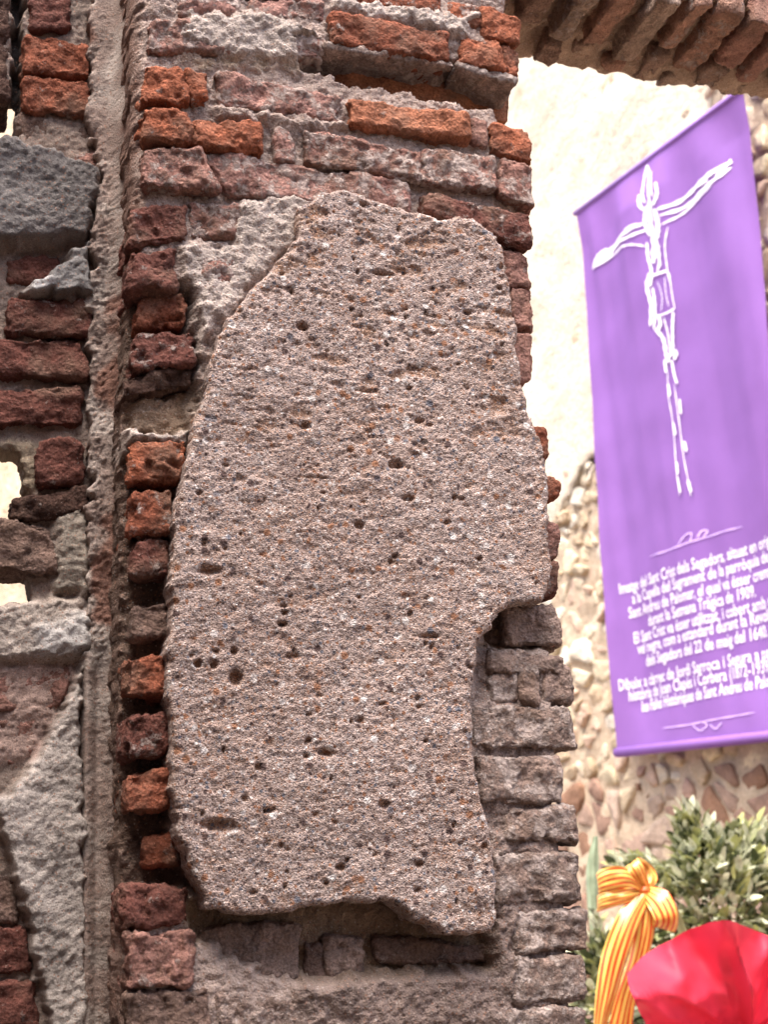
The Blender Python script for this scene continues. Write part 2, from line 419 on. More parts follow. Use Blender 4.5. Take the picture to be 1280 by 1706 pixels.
def stone_mesh(poly, hgt, seed):
    c = poly.mean(0); pts = []
    for a in range(len(poly)):
        p, q = poly[a], poly[(a + 1) % len(poly)]
        if np.hypot(*(q - p)) < .012: continue
        pts += [p * .88 + q * .12, p * .5 + q * .5, p * .12 + q * .88]
    if len(pts) < 6: pts = list(poly)
    pts = np.array(pts); m = len(pts)
    pts = pts + .011 * np.stack([fbm(np.c_[pts, pts[:, 0] * 0], 25, 2, off=seed), fbm(np.c_[pts, pts[:, 0] * 0], 25, 2, off=seed + 50)], 1)
    V, F = [], []
    pr = random.Random(seed).uniform(.004, .028); tx, ty = random.Random(seed + 1).uniform(-.18, .18), random.Random(seed + 2).uniform(-.18, .18)
    for sc, z in ((1.0, -.03), (.985, .6), (.93, .95), (.5, 1.0)):
        q = c + (pts - c) * sc
        for p in q: V.append((p[0], p[1], (z * pr if z > 0 else z) + (p[0] - c[0]) * tx + (p[1] - c[1]) * ty))
    V.append((c[0], c[1], pr * 1.02)); V = np.array(V)
    for r in range(3):
        for a in range(m): F.append((r * m + a, r * m + (a + 1) % m, (r + 1) * m + (a + 1) % m, (r + 1) * m + a))
    for a in range(m): F.append((3 * m + a, 3 * m + (a + 1) % m, len(V) - 1))
    P = FAR.W(V[:, 0], V[:, 1], V[:, 2]); P = P + FAR.N * (0.010 * fbm(P, 22, 3))[:, None] + FAR.U * (.006 * fbm(P, 30, 2, off=9))[:, None]
    return P, F
def cover_v(u): return 1.62 + .10 * math.sin(u * 3.1) + .06 * math.sin(u * 9.7 + 1) + (.0 if u < 0.2 else 0)
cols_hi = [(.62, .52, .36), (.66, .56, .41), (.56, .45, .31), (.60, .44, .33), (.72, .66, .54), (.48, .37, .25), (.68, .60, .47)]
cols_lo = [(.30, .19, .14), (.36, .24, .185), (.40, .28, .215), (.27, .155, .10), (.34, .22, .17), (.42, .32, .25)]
restV, restF, nb, cand = [], [], 0, []
for i in range(len(S)):
    u, v, hg = S[i]
    if (u < .35 and v > cover_v(u) + .12) or (u < .9 and v > 2.75): continue
    poly = cell(i)
    if poly is None: continue
    P, F = stone_mesh(poly, hg, i)
    d = (P.mean(0) - EYE) @ ROT; x, y = CX - FPX * d[0] / d[2], CY + FPX * d[1] / d[2]
    hidden = (960 + (y - 355) * .0776 + 25 < x < 1225 + (y - 150) * .09 and y < 1235) or x < 840 + (y - 300) * .08
    inview = 860 < x < 1310 and 60 < y < 1720
    cand.append((0 if (inview and not hidden) else 1 if inview else 2, P, F, v))
ordr = sorted(range(len(cand)), key=lambda i: cand[i][0])
for rank, i in enumerate(ordr):
    q, P, F, v = cand[i]; rr = random.Random(i + 50)
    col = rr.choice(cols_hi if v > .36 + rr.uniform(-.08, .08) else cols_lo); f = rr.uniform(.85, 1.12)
    if rank < 290 and q < 2:
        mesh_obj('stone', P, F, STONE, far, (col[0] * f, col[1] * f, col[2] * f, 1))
    else:
        restF += [tuple(a + nb for a in ff) for ff in F]; restV.append(P); nb += len(P)
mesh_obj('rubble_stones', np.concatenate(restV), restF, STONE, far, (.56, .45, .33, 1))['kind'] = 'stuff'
# coat of old lime plaster on the upper wall with a broken lower edge
edge = [(u, cover_v(u)) for u in np.arange(-2.9, .45, .06)]
pl = np.array(edge + [(.55, 1.9), (.75, 2.3), (.95, 2.7), (1.10, 3.2), (3.0, 3.45), (3.0, 14.8), (-2.9, 14.8)])
heightfield('plaster_coat', FAR, pl, 0.035, lambda x, y, p: (0.022 + 0.02 * fbm(p, 2.4, 5, .6), None), -0.02, FARPLASTER, far, edge_r=.006, rough=.07)
pl2 = np.array([(-14.9, -1.2)] + [(-2.72 + .25 * math.sin(q * 2.3) * math.sin(q * 5.1 + 1), -1.2 + q) for q in np.arange(0, 16.1, .12)] + [(-14.9, 14.8)])
heightfield('plaster_coat', FAR, pl2, 0.12, lambda x, y, p: (0.05 + 0.05 * fbm(p, 2.0, 5, .6), None), -0.02, make_far_mat('far_old_plaster', (.55, .40, .24), (.72, .62, .48), (.42, .20, .09), True), far, edge_r=.02, rough=.03)

# ================================================================== brick pier
OR, OR2, RD, PK, PB, BN, TN, DK = (.29, .095, .05), (.21, .068, .038), (.135, .052, .040), (.34, .185, .155), (.265, .138, .112), (.165, .108, .088), (.265, .19, .16), (.07, .037, .028)  # RD is kept dark to paint shade on the left wall and column
pier = empty('brick_pier', tuple(PIER.W(-.05, FLOOR, -.12)), 'worn red brick pier bearing a large patch of sandy render', 'pier')
def PQ(fr, pts, w, ex=0, ey=0):
    sg = ((-1, -1), (1, -1), (1, 1), (-1, 1))
    return [fr.W(*fr.px(x + a * ex, y + b * ey, w), w) for (x, y), (a, b) in zip(pts, sg)]
# (TL TR BR BL in photo pixels), proud, colour, dust, chip
PB_LIST = [
 ((258,-62),(520,-50),(540,-2),(250,-8), -.002,PK,.35,.004), ((530,-60),(735,-30),(742,18),(545,-6), .0,OR2,.3,.003),
 ((300,-6),(538,2),(545,30),(300,24), -.003,PK,.55,.006),
 ((746,0),(802,6),(806,42),(750,34), -.004,OR,.45,.006), ((804,4),(868,30),(873,72),(810,58), .006,OR,.15,.004),
 ((248,34),(380,24),(400,84),(246,80), .004,PK,.5,.006), ((382,30),(545,56),(545,92),(400,88), -.002,PK,.75,.006),
 ((551,16),(749,53),(751,98),(551,67), .008,OR2,.18,.004), ((772,59),(831,65),(852,118),(772,98), .008,OR,.15,.004), ((833,68),(870,84),(866,132),(852,120), .002,OR2,.1,.004),
 ((240,108),(303,108),(320,168),(236,165), .012,OR,.2,.005), ((306,111),(348,117),(352,163),(318,166), .010,OR,.3,.004),
 ((357,116),(575,163),(565,199),(365,168), .004,PK,.5,.005), ((581,158),(780,190),(787,229),(586,201), .010,(.32,.125,.07),.12,.003),
 ((788,194),(815,200),(818,240),(790,232), .004,PB,.3,.003), ((816,200),(880,218),(890,268),(820,244), .008,OR,.2,.004),
 ((234,182),(318,178),(322,234),(236,228), .014,OR,.2,.006), ((322,193),(440,203),(441,253),(322,234), .012,OR,.12,.005),
 ((457,205),(490,222),(500,270),(460,260), .006,PK,.45,.004), ((508,213),(704,250),(703,298),(510,266), .008,PB,.55,.005),
 ((705,243),(830,256),(832,316),(706,299), .010,PB,.6,.004), ((833,256),(890,275),(895,346),(834,318), .012,PB,.5,.004),
 ((236,245),(336,240),(372,314),(238,307), .014,PB,.4,.007), ((340,247),(682,302),(688,348),(374,317), .004,PK,.55,.005), ((705,318),(884,355),(886,412),(710,350), .012,RD,.35,.004),
 ((220,345),(312,335),(315,394),(212,405), .004,RD,.25,.006), ((313,335),(404,341),(412,388),(316,392), .002,PB,.55,.006),
 ((220,418),(296,411),(301,479),(213,479), .006,RD,.25,.006), ((338,420),(395,424),(388,470),(336,466), .001,PB,.45,.004),
 ((226,495),(312,487),(311,537),(224,542), -.010,OR2,.2,.010), ((222,555),(322,549),(327,604),(220,612), -.006,RD,.35,.010), ((206,628),(320,606),(325,642),(203,660), -.014,DK,.2,.008),
 ((216,738),(310,732),(304,797),(212,802), .0,OR,.22,.009), ((220,822),(292,810),(292,884),(211,891), .0,OR2,.3,.009), ((220,900),(288,896),(288,952),(220,958), -.004,RD,.3,.007),
 ((222,1008),(292,1000),(290,1058),(220,1062), -.012,BN,.2,.006), ((210,1094),(282,1085),(282,1158),(206,1162), -.001,OR2,.2,.007), ((213,1194),(282,1185),(282,1252),(210,1260), -.002,RD,.3,.007),
 ((210,1288),(288,1278),(290,1346),(210,1352), -.001,OR2,.22,.008), ((240,1396),(300,1382),(305,1438),(240,1442), -.016,OR2,.25,.007),
 ((200,1476),(318,1478),(314,1542),(205,1547), .0,RD,.12,.008), ((208,1552),(328,1550),(326,1642),(208,1647), .006,PB,.25,.007), ((208,1656),(352,1646),(356,1726),(208,1728), .003,BN,.2,.006),
 ((334,1546),(504,1540),(505,1636),(330,1641), -.024,TN,.15,.003), ((508,1570),(540,1574),(546,1632),(505,1634), -.030,BN,.15,.004), ((540,1560),(611,1564),(606,1632),(546,1633), -.024,TN,.2,.006),
 ((625,1562),(832,1574),(836,1608),(630,1602), -.026,BN,.2,.004), ((356,1656),(492,1660),(492,1740),(360,1740), -.004,TN,.3,.005),
 ((838,412),(884,430),(888,478),(850,470), .0,PB,.2,.004), ((852,474),(888,481),(893,547),(858,540), .0,PB,.15,.003), ((856,548),(892,553),(890,634),(862,634), .0,PB,.2,.004), ((862,640),(880,646),(886,698),(866,694), -.008,BN,.25,.004),
 ((860,706),(914,714),(919,758),(860,764), -.002,OR2,.1,.003), ((880,786),(936,804),(934,826),(880,834), -.002,OR2,.1,.003), ((880,855),(934,876),(938,926),(880,932), -.004,PB,.25,.003), ((880,937),(935,940),(933,988),(880,992), -.006,RD,.2,.003),
 ((845,1010),(925,1003),(945,1076),(848,1072), -.006,TN,.25,.005), ((812,1022),(844,1014),(845,1070),(812,1070), -.030,TN,.2,.003),
 ((816,1080),(944,1096),(942,1116),(818,1122), -.004,TN,.4,.004), ((818,1124),(866,1116),(870,1172),(818,1172), -.008,TN,.6,.006), ((868,1114),(900,1112),(902,1172),(872,1170), -.004,TN,.35,.003), ((904,1110),(948,1108),(960,1168),(906,1173), -.008,TN,.25,.004), ((788,1118),(812,1114),(812,1154),(788,1156), -.026,TN,.2,.003),
 ((786,1172),(956,1178),(968,1247),(790,1243), .0,TN,.6,.003), ((795,1256),(942,1262),(940,1337),(805,1336), .0,TN,.55,.004), ((844,1348),(962,1344),(972,1402),(850,1397), .0,TN,.6,.006),
 ((826,1420),(970,1420),(977,1502),(830,1512), .0,TN,.55,.004), ((858,1520),(980,1514),(987,1582),(860,1587), .0,TN,.55,.004), ((854,1596),(980,1591),(987,1668),(855,1671), .0,TN,.55,.004), ((830,1682),(980,1677),(986,1752),(830,1752), .0,TN,.55,.004),
]
for i, (a, b, c, d, w, col, dust, chip) in enumerate(PB_LIST):
    rbox('brick', PQ(PIER, (a, b, c, d), w, 2.5, 4.5), PIER.N * -0.10, BRICK, pier, col + (min(.95, dust + .12),), r=.0095, res=.0026, amp=(.006, .0024, .0013), chip=chip * .85, seed=i)
# plain courses above and below the picture
for row in range(3):
    for s in range(4):
        y = -140 - row * 62; x = 245 + s * 155
        rbox('brick', PQ(PIER, ((x, y + s * 22), (x + 142, y + 20 + s * 22), (x + 145, y + 66 + s * 22), (x + 2, y + 46 + s * 22)), .0), PIER.N * -0.10, BRICK, pier, (PK, OR, RD, PB)[(row + s) % 4] + (.4,), res=.006, seed=100 + row * 4 + s)
ub = PIER.px(208, 1745)[0]
for row in range(4):
    for s in range(3):
        v_ = PIER.px(600, 1762)[1] - row * .064; u_ = ub + .01 + s * .175
        rbox('brick', [PIER.W(u_, v_, 0), PIER.W(u_ + .165, v_, 0), PIER.W(u_ + .165, v_ - .05, 0), PIER.W(u_, v_ - .05, 0)], PIER.N * -0.10, BRICK, pier, (BN, TN, RD)[(row + s) % 3] + (.45,), res=.006, seed=130 + row * 4 + s)
for q_ in (((540,66),(758,100),(760,112),(540,80)), ((760,101),(866,124),(862,142),(760,114))):      # mortar left hanging over the lost brick
    rbox('mortar_lip', PQ(PIER, q_, .002), PIER.N * -0.10, BRICK, pier, (.31, .235, .205, .6), r=.005, res=.003, amp=(.005, .003, .0015), seed=q_[0][0])
imp = rbox('brick_imprint', PQ(PIER, ((498,70),(856,122),(852,206),(498,126)), -.055), PIER.N * -0.06, BRICK, pier, (.36, .15, .08, .12), r=.004, res=.004, amp=(.010, .001, .0004), seed=77)

CM_W, CM_P, CM_B, CM_T, CM_D = (.42, .355, .32), (.36, .28, .245), (.23, .172, .15), (.29, .21, .15), (.12, .08, .062)
PATCH = [   # outline in photo pixels, level, tint, softness
 (((150,-300),(228,-300),(232,240),(226,470),(214,700),(216,1000),(214,1900),(150,1900)), -.022, (.17, .10, .078), .012),  # left reveal: its shadow is painted into the brown tint
 (((320,18),(440,16),(548,58),(505,106),(400,100),(300,56)), .006, CM_W, .010),
 (((400,334),(530,320),(510,385),(450,445),(405,495),(345,560),(330,700),(300,712),(318,560),(312,480),(302,408),(385,396)), .003, CM_W, .008),
 (((200,485),(312,485),(330,640),(308,700),(292,860),(282,1100),(290,1380),(330,1480),(190,1480)), -.046, CM_D, .014),  # recessed left column, dark tint paints the shade of its deep joints
 (((218,660),(325,648),(318,722),(218,724)), -.036, CM_T, .006),
 (((206,708),(318,716),(306,738),(210,740)), -.004, CM_W, .006),
 (((500,78),(650,94),(754,110),(862,136),(858,196),(695,164),(500,116)), -.085, CM_T, .006),
 (((300,88),(500,104),(500,118),(300,106)), -.006, CM_T, .006),
 (((355,170),(470,182),(580,203),(500,216),(450,204),(360,186)), .004, CM_P, .006),
 (((560,-10),(760,20),(800,20),(770,60),(740,50),(560,10)), .004, CM_W, .008),
 (((300,1490),(850,1490),(850,1625),(620,1640),(500,1640),(320,1560)), -.044, CM_T, .012),
 (((490,1640),(620,1628),(850,1612),(850,1900),(480,1900)), -.004, CM_B, .012),
 (((800,1000),(930,1000),(940,1080),(800,1080)), -.040, CM_T, .010),
 (((790,1080),(900,1100),(935,1180),(790,1175)), -.016, CM_B, .010),
 (((790,1240),(990,1240),(990,1900),(850,1900),(840,1540),(800,1340)), -.011, CM_B, .010),
 (((815,1385),(850,1390),(862,1520),(850,1900),(825,1900),(826,1500)), -.004, CM_B, .010),
]
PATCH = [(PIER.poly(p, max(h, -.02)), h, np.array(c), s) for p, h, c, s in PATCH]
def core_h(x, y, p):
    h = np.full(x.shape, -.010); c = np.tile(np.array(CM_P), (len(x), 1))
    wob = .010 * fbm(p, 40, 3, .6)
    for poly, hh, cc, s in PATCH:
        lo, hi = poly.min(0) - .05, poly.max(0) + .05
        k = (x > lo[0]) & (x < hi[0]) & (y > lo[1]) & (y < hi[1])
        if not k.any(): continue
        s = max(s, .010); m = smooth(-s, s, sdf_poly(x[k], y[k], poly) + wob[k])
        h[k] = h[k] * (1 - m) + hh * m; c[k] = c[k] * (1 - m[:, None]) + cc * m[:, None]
    h = h + .005 * fbm(p, 18, 3) + .0032 * fbm(p, 90, 4, .7) + .0018 * np.abs(fbm(p, 240, 2))
    return h, c
core = PIER.poly([(222,-260),(222,480),(208,700),(206,1000),(208,1450),(203,1900),(965,1900),(960,1600),(948,1450),(932,1340),(938,1250),(928,1100),(918,1000),(915,900),(902,800),(878,690),(868,640),(868,400),(870,330),(862,250),(838,190),(850,100),(850,-260)])
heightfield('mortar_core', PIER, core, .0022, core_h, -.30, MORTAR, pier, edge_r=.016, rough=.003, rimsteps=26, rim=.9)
lo, hi = core.min(0), core.max(0)
frame_box('pier_base', PIER, PIER.px(205, 1890)[0], PIER.px(962, 1890)[0], FLOOR - .02, lo[1] + .01, -.30, -.02, MORTAR, pier, cols=CM_B)
frame_box('pier_filling', PIER, lo[0] + .05, PIER.px(830, 0)[0] - .01, lo[1], hi[1] + .35, -.30, -.13, MORTAR, pier, cols=CM_P)

# the patch of sandy render
slab_px = [(500,345),(540,318),(580,312),(620,330),(690,350),(740,362),(790,362),(822,385),(838,410),(850,460),(858,530),(868,620),(885,690),(905,740),(915,780),(918,840),(915,880),(922,930),(915,980),(905,1000),(870,1003),(835,1015),(820,1045),(798,1070),(797,1105),(790,1140),(788,1180),(790,1240),(795,1290),(805,1340),(822,1380),(826,1450),(830,1520),(822,1555),(770,1562),(735,1550),(700,1535),(670,1515),(640,1500),(560,1505),(500,1515),(440,1525),(380,1520),(345,1512),(335,1470),(310,1430),(295,1380),(285,1300),(285,1220),(278,1130),(280,1060),(290,1000),(285,950),(290,900),(295,830),(310,770),(325,720),(345,640),(355,580),(380,530),(420,480),(470,430),(500,390)]
SW = .026
pits = [(510,708,10,7),(660,775,14,7),(340,905,5,5),(348,950,18,7),(392,1130,10,12),(357,1107,7,7),(330,1105,7,7),(390,1085,6,6),(600,875,9,7),(363,1375,24,10),(545,1253,12,6),(570,1445,9,6),(430,1278,6,5),(640,455,24,4),(505,545,10,8),(610,650,20,4),(520,795,30,2),(680,830,10,6),(850,1080,16,5),(715,1060,22,4),(600,1200,8,5),(470,1040,8,5),(700,700,8,5),(780,520,8,5),(745,870,7,5),(800,930,6,5),(450,1350,9,5),(640,1340,10,5),(700,1440,8,5)]
pr = random.Random(4)
for _ in range(150): pits.append((pr.uniform(290, 910), pr.uniform(340, 1540), pr.uniform(2, 6.5), pr.uniform(2, 5)))
pits = [(PIER.px(x, y, SW), rx / 1300, ry / 1300) for x, y, rx, ry in pits]
def slab_h(x, y, p):
    q = p * np.array([1, 1, 1.5])
    h = SW + .0035 * fbm(p, 6, 2) + .0016 * fbm(q, 28, 3) + .0011 * fbm(q, 110, 3, .65) + .0019 * fbm(p, 420, 1)
    up = smooth(PIER.px(600, 900, SW)[1], PIER.px(600, 600, SW)[1], y)
    h = h - (.0012 + .0020 * up) * smooth(.3, .8, fbm(p * np.array([1, 1, 2.0]), 17, 4, .6, off=12))
    h = h - (.0014 + .0018 * up) * smooth(.3, .8, fbm(q, 50, 3, .6, off=31))
    er = np.clip((.35 + .65 * up) * smooth(.25, .8, fbm(p * np.array([1, 1, 2.0]), 17, 4, .6, off=12)) + .5 * smooth(.3, .8, fbm(q, 50, 3, .6, off=31)), 0, 1)
    dr = smooth(-.4, .6, fbm(p, 5, 3, .6, off=3))
    for (u, v), rx, ry in pits:
        k = (np.abs(x - u) < rx * 2) & (np.abs(y - v) < ry * 2 + .002)
        d = np.hypot((x[k] - u) / rx, (y[k] - v) / ry); d = d * (1 + .35 * fbm(p[k], 120, 2)); m_ = 1 - smooth(.45, 1.25, d); h[k] -= min(.010, ry * 1.7) * m_; er[k] = np.maximum(er[k], m_)
    c = np.array((1.04, 1.03, 1.03)) * (1 - dr[:, None]) + np.array((.95, .90, .87)) * dr[:, None]
    return h, c * (1 - er[:, None] * (1 - np.array((.86, .70, .56))))
heightfield('render_patch', PIER, PIER.poly(slab_px, SW), .0019, slab_h, -.028, SLAB, pier, edge_r=.008, rough=.0045)['label'] = 'pinkish sandy render, pitted and broken at its edges'

# ================================================================== brick wall to the left
LW = -.15
wall = empty('brick_wall', tuple(PIER.W(-.62, FLOOR, -.2)), 'dark brick wall with ragged see-through holes and grey cement beside the pier', 'wall')
LB = [
 ((50,-12),(118,-12),(117,42),(52,46), .0,RD,.25,.004), ((42,55),(148,67),(150,122),(40,115), .004,OR2,.3,.004), ((38,125),(152,131),(152,186),(35,180), .004,OR2,.35,.004),
 ((35,192),(150,192),(150,244),(35,238), -.012,BN,.3,.004), ((86,250),(165,250),(172,277),(100,264), -.004,PB,.4,.004),
 ((14,430),(102,430),(98,466),(10,466), -.004,RD,.2,.004), ((10,492),(152,497),(150,556),(8,553), .006,RD,.35,.004), ((-60,560),(132,566),(146,626),(-60,622), .006,RD,.3,.004),
 ((-60,645),(132,642),(140,706),(-60,707), .006,RD,.3,.004), ((64,735),(136,728),(144,802),(58,809), .010,RD,.3,.004), ((22,830),(146,812),(148,856),(20,864), .004,DK,.3,.004),
 ((-60,866),(82,872),(98,956),(-60,944), .004,BN,.1,.006),
 ((-60,1112),(124,1108),(96,1180),(-60,1184), -.002,PB,.3,.006), ((-60,1196),(70,1196),(50,1268),(-60,1270), -.004,PB,.35,.007),
 ((-60,1458),(26,1458),(32,1536),(-60,1538), -.002,BN,.35,.004), ((-60,1548),(42,1548),(56,1622),(-60,1622), .0,RD,.25,.004), ((-60,1634),(56,1634),(70,1712),(-60,1712), .0,RD,.3,.004),
 ((-60,-30),(14,-30),(14,160),(-60,166), -.004,DK,.2,.004),
]
for i, (a, b, c, d, w, col, dust, chip) in enumerate(LB):
    rbox('brick', PQ(PIER, (a, b, c, d), LW + w, 3, 5), PIER.N * -0.09, BRICK, wall, col + (dust,), r=.010, res=.003, chip=chip, seed=200 + i)
holes_px = [[(-60,150),(10,150),(13,140),(29,140),(28,228),(20,234),(0,222),(-60,214)],
            [(-60,738),(20,745),(37,758),(42,800),(48,820),(22,832),(22,860),(34,868),(-60,868)],
            [(-60,924),(15,927),(40,942),(50,980),(52,998),(18,1007),(-60,1014)]]
LH = [PIER.poly(h, LW) for h in holes_px]
LP = [
 (((-80,225),(20,235),(100,265),(166,285),(160,350),(140,402),(-80,410)), .022, (.155, .142, .138), .008),
 (((150,408),(152,500),(60,492),(75,455),(110,440),(120,420)), .020, (.20, .192, .19), .006),
 (((36,488),(70,460),(100,470),(80,494)), .024, (.42, .41, .41), .006),
 (((20,-40),(40,-40),(36,180),(22,170)), -.05, (.06, .05, .045), .004),  # deep groove, its shade put into a near-black tint
 (((138,1105),(142,1900),(90,1900),(85,1700),(60,1620),(42,1540),(12,1420),(-10,1340),(60,1262),(134,1112)), .020, (.37, .33, .305), .005),
 (((-80,1010),(60,1000),(140,985),(140,1100),(-80,1106)), .008, (.36, .31, .275), .010),
 (((60,1050),(150,1010),(150,1088),(70,1094)), .014, (.44, .42, .41), .012),
 (((90,860),(150,830),(150,985),(95,985)), .004, (.30, .26, .22), .010),
 (((-80,720),(66,735),(60,812),(20,828),(-80,760)), -.010, (.30, .24, .175), .010),
 (((-80,1105),(130,1105),(60,1260),(-80,1300)), -.006, (.30, .215, .185), .010),
]
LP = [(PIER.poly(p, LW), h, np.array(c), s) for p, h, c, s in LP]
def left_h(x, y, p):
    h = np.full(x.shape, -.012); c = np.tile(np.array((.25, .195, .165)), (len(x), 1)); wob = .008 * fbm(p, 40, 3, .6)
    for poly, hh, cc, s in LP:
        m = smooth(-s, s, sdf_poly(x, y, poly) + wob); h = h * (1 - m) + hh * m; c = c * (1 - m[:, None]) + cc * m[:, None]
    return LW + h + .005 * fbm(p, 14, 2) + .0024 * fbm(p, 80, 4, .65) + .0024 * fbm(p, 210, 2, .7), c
lpoly = PIER.poly([(-200,-260),(225,-260),(212,1900),(-200,1900)], LW)
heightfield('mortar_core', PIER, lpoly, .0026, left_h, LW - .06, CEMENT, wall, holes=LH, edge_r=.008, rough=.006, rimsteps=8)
# the wall goes on to the left and below
ul = lpoly[:, 0].min(); lo, hi = lpoly.min(0), lpoly.max(0)
ue = PIER.px(-200, 1900, LW)[0]
wr = random.Random(5)
for row in range(21):
    v_ = lo[1] + .04 + row * .068; u_ = PIER.px(-205, 1900 - row * 105, LW)[0] - .004
    while u_ > ul - .72:
        L_ = wr.uniform(.13, .27)
        rbox('brick', [PIER.W(a, b, LW) for a, b in ((u_ - L_, v_ + .05), (u_, v_ + .05), (u_, v_), (u_ - L_, v_))], PIER.N * -.06, BRICK, wall, wr.choice((RD, OR2, BN, PB)) + (wr.uniform(.2, .5),), r=.009, res=.008, chip=.004, seed=400 + wr.random() * 90); u_ -= L_ + .014
frame_box('wall_end', PIER, ul - 2.0, ue + .02, FLOOR - .02, hi[1] + .3, LW - .16, LW - .03, CEMENT, wall, cols=(.33, .28, .25))
frame_box('wall_base', PIER, ul + .01, PIER.px(205, 1890)[0] + .02, FLOOR - .02, lo[1] + .02, LW - .16, LW - .008, CEMENT, wall, cols=(.33, .28, .25))
# unseen walls added left of and behind the camera to block sky light
frame_box('added_shade_wall', PIER, ul - .80, 1.1, FLOOR - .02, hi[1] + .45, 2.6, 2.9, CEMENT, wall, cols=(.30, .24, .21))
frame_box('added_shade_wall', PIER, ul - 2.0, ul - .80, FLOOR - .02, hi[1] + 1.9, LW - .008, 2.6, CEMENT, wall, cols=(.30, .24, .21))
# mortar filling the corner between wall and pier
strip_px = [(150,-260),(232,-260),(226,250),(222,480),(212,700),(212,1900),(116,1900),(118,1130),(144,1090),(146,900),(146,700),(150,420),(166,285),(150,200),(148,80)]
def strip_h(x, y, p):
    sx0 = np.interp(y, [PIER.px(140, 1900, LW)[1], PIER.px(150, 400, LW)[1], PIER.px(168, -200, LW)[1]],
                    [PIER.px(137, 1900, LW)[0], PIER.px(150, 400, LW)[0], PIER.px(168, -200, LW)[0]])
    t = (x - sx0) / .05                                       # 0 at the sharp arris, 1 towards the pier
    top = smooth(PIER.px(180, 290, LW)[1], PIER.px(180, 230, LW)[1], y)
    low = smooth(PIER.px(140, 1060, LW)[1], PIER.px(140, 1130, LW)[1], y)
    h = .016 - .012 * np.exp(-((t - .28) / .16) ** 2) * low + .055 * smooth(.35, 1.15, t)
    h = h + top * (.014 * np.exp(-((t - .75) / .22) ** 2) - .006)
    h = h - .03 * low * smooth(0, -.25, t)
    r = 1 - .75 * top - .6 * low * (1 - smooth(.3, .5, t))
    h = h + r * (.010 * fbm(p, 8, 2, .5) + .004 * fbm(p, 22, 2, .5) + .0022 * fbm(p, 120, 3, .65) + .003 * fbm(p, 240, 2, .7)) + .0015 * np.abs(fbm(p, 240, 2))
    w = smooth(-.3, .5, fbm(p, 14, 4, .6))[:, None]
    c = np.array((.36, .31, .28)) * w + np.array((.25, .19, .165)) * (1 - w)
    b_ = (smooth(.15, .5, fbm(p, 11, 3, .6, off=21)) * (1 - low))[:, None]
    c = c * (1 - b_) + np.array((.20, .11, .085)) * b_
    return LW + h, c
heightfield('mortar_fillet', PIER, PIER.poly(strip_px, LW), .0022, strip_h, LW - .03, CEMENT, wall, edge_r=.008, rough=.010)

# ================================================================== flat brick arch
zs = PIER.px(1240, 32, -.0)[1]
AW = -min(np.arange(.1, .5, .005), key=lambda w: abs(PIER.px(1085, 142, -w)[1] - zs)); print('arch depth', AW, 'rise', zs)
arch = empty('brick_arch', tuple(PIER.W(.9, zs, -.15)), 'flat brick arch springing from the top of the pier', 'arch')
ur = PIER.px(862, 100, -.05)[0]
pr = random.Random(9); u = ur - .10; i = 0
while u < ur + 1.95:
    th = pr.uniform(.036, .05); dz = pr.uniform(-.006, .010); cut = pr.uniform(-.17, -.11)
    for w0, w1 in ((pr.uniform(.0, .012), cut + .006), (cut - .006, AW + pr.uniform(-.012, .012))):
        z = zs + dz + pr.uniform(-.006, .012); sl = pr.uniform(-.01, .01)
        q = [PIER.W(u, z, w1), PIER.W(u + th, z + sl, w1), PIER.W(u + th, z + sl, w0), PIER.W(u, z, w0)]
        col = pr.choice([(.27, .18, .14), (.32, .235, .185), (.30, .16, .125), (.26, .175, .135), (.33, .19, .14)])
        rbox('brick', q, (0, 0, .13), BRICK, arch, col + (pr.uniform(.25, .6),), r=.007, res=.0045, amp=(.005, .002, .001), chip=.004, seed=300 + i); i += 1
    u += th + pr.uniform(.012, .024)
ARC = Frame(PIER.o, 0)
def soffit(fr_u0, fr_u1):
    us = np.arange(fr_u0, fr_u1, .006); ws = np.arange(AW + .004, -.002, .006)
    X, Wd = np.meshgrid(us, ws, indexing='ij'); p = PIER.W(X.ravel(), np.full(X.size, zs), Wd.ravel())
    back = smooth(AW + .08, AW + .01, Wd.ravel() + .03 * fbm(p, 9, 2))
    z = zs + .034 - .024 * back + .010 * fbm(p, 20, 4, .6) + .003 * fbm(p, 120, 2)
    P = PIER.W(X.ravel(), z, Wd.ravel()); k = np.arange(X.size).reshape(X.shape)
    F = np.stack([k[:-1, :-1], k[:-1, 1:], k[1:, 1:], k[1:, :-1]], -1).reshape(-1, 4)
    c = np.array((.42, .31, .235)) * np.ones((len(P), 1))
    return mesh_obj('soffit_mortar', P, F, MORTAR, arch, cols=c)
soffit(ur - .10, ur + 1.98)
frame_box('arch_core', PIER, ur - .13, ur + 2.0, zs + .045, zs + .62, AW + .01, -.006, MORTAR, arch, cols=CM_P)

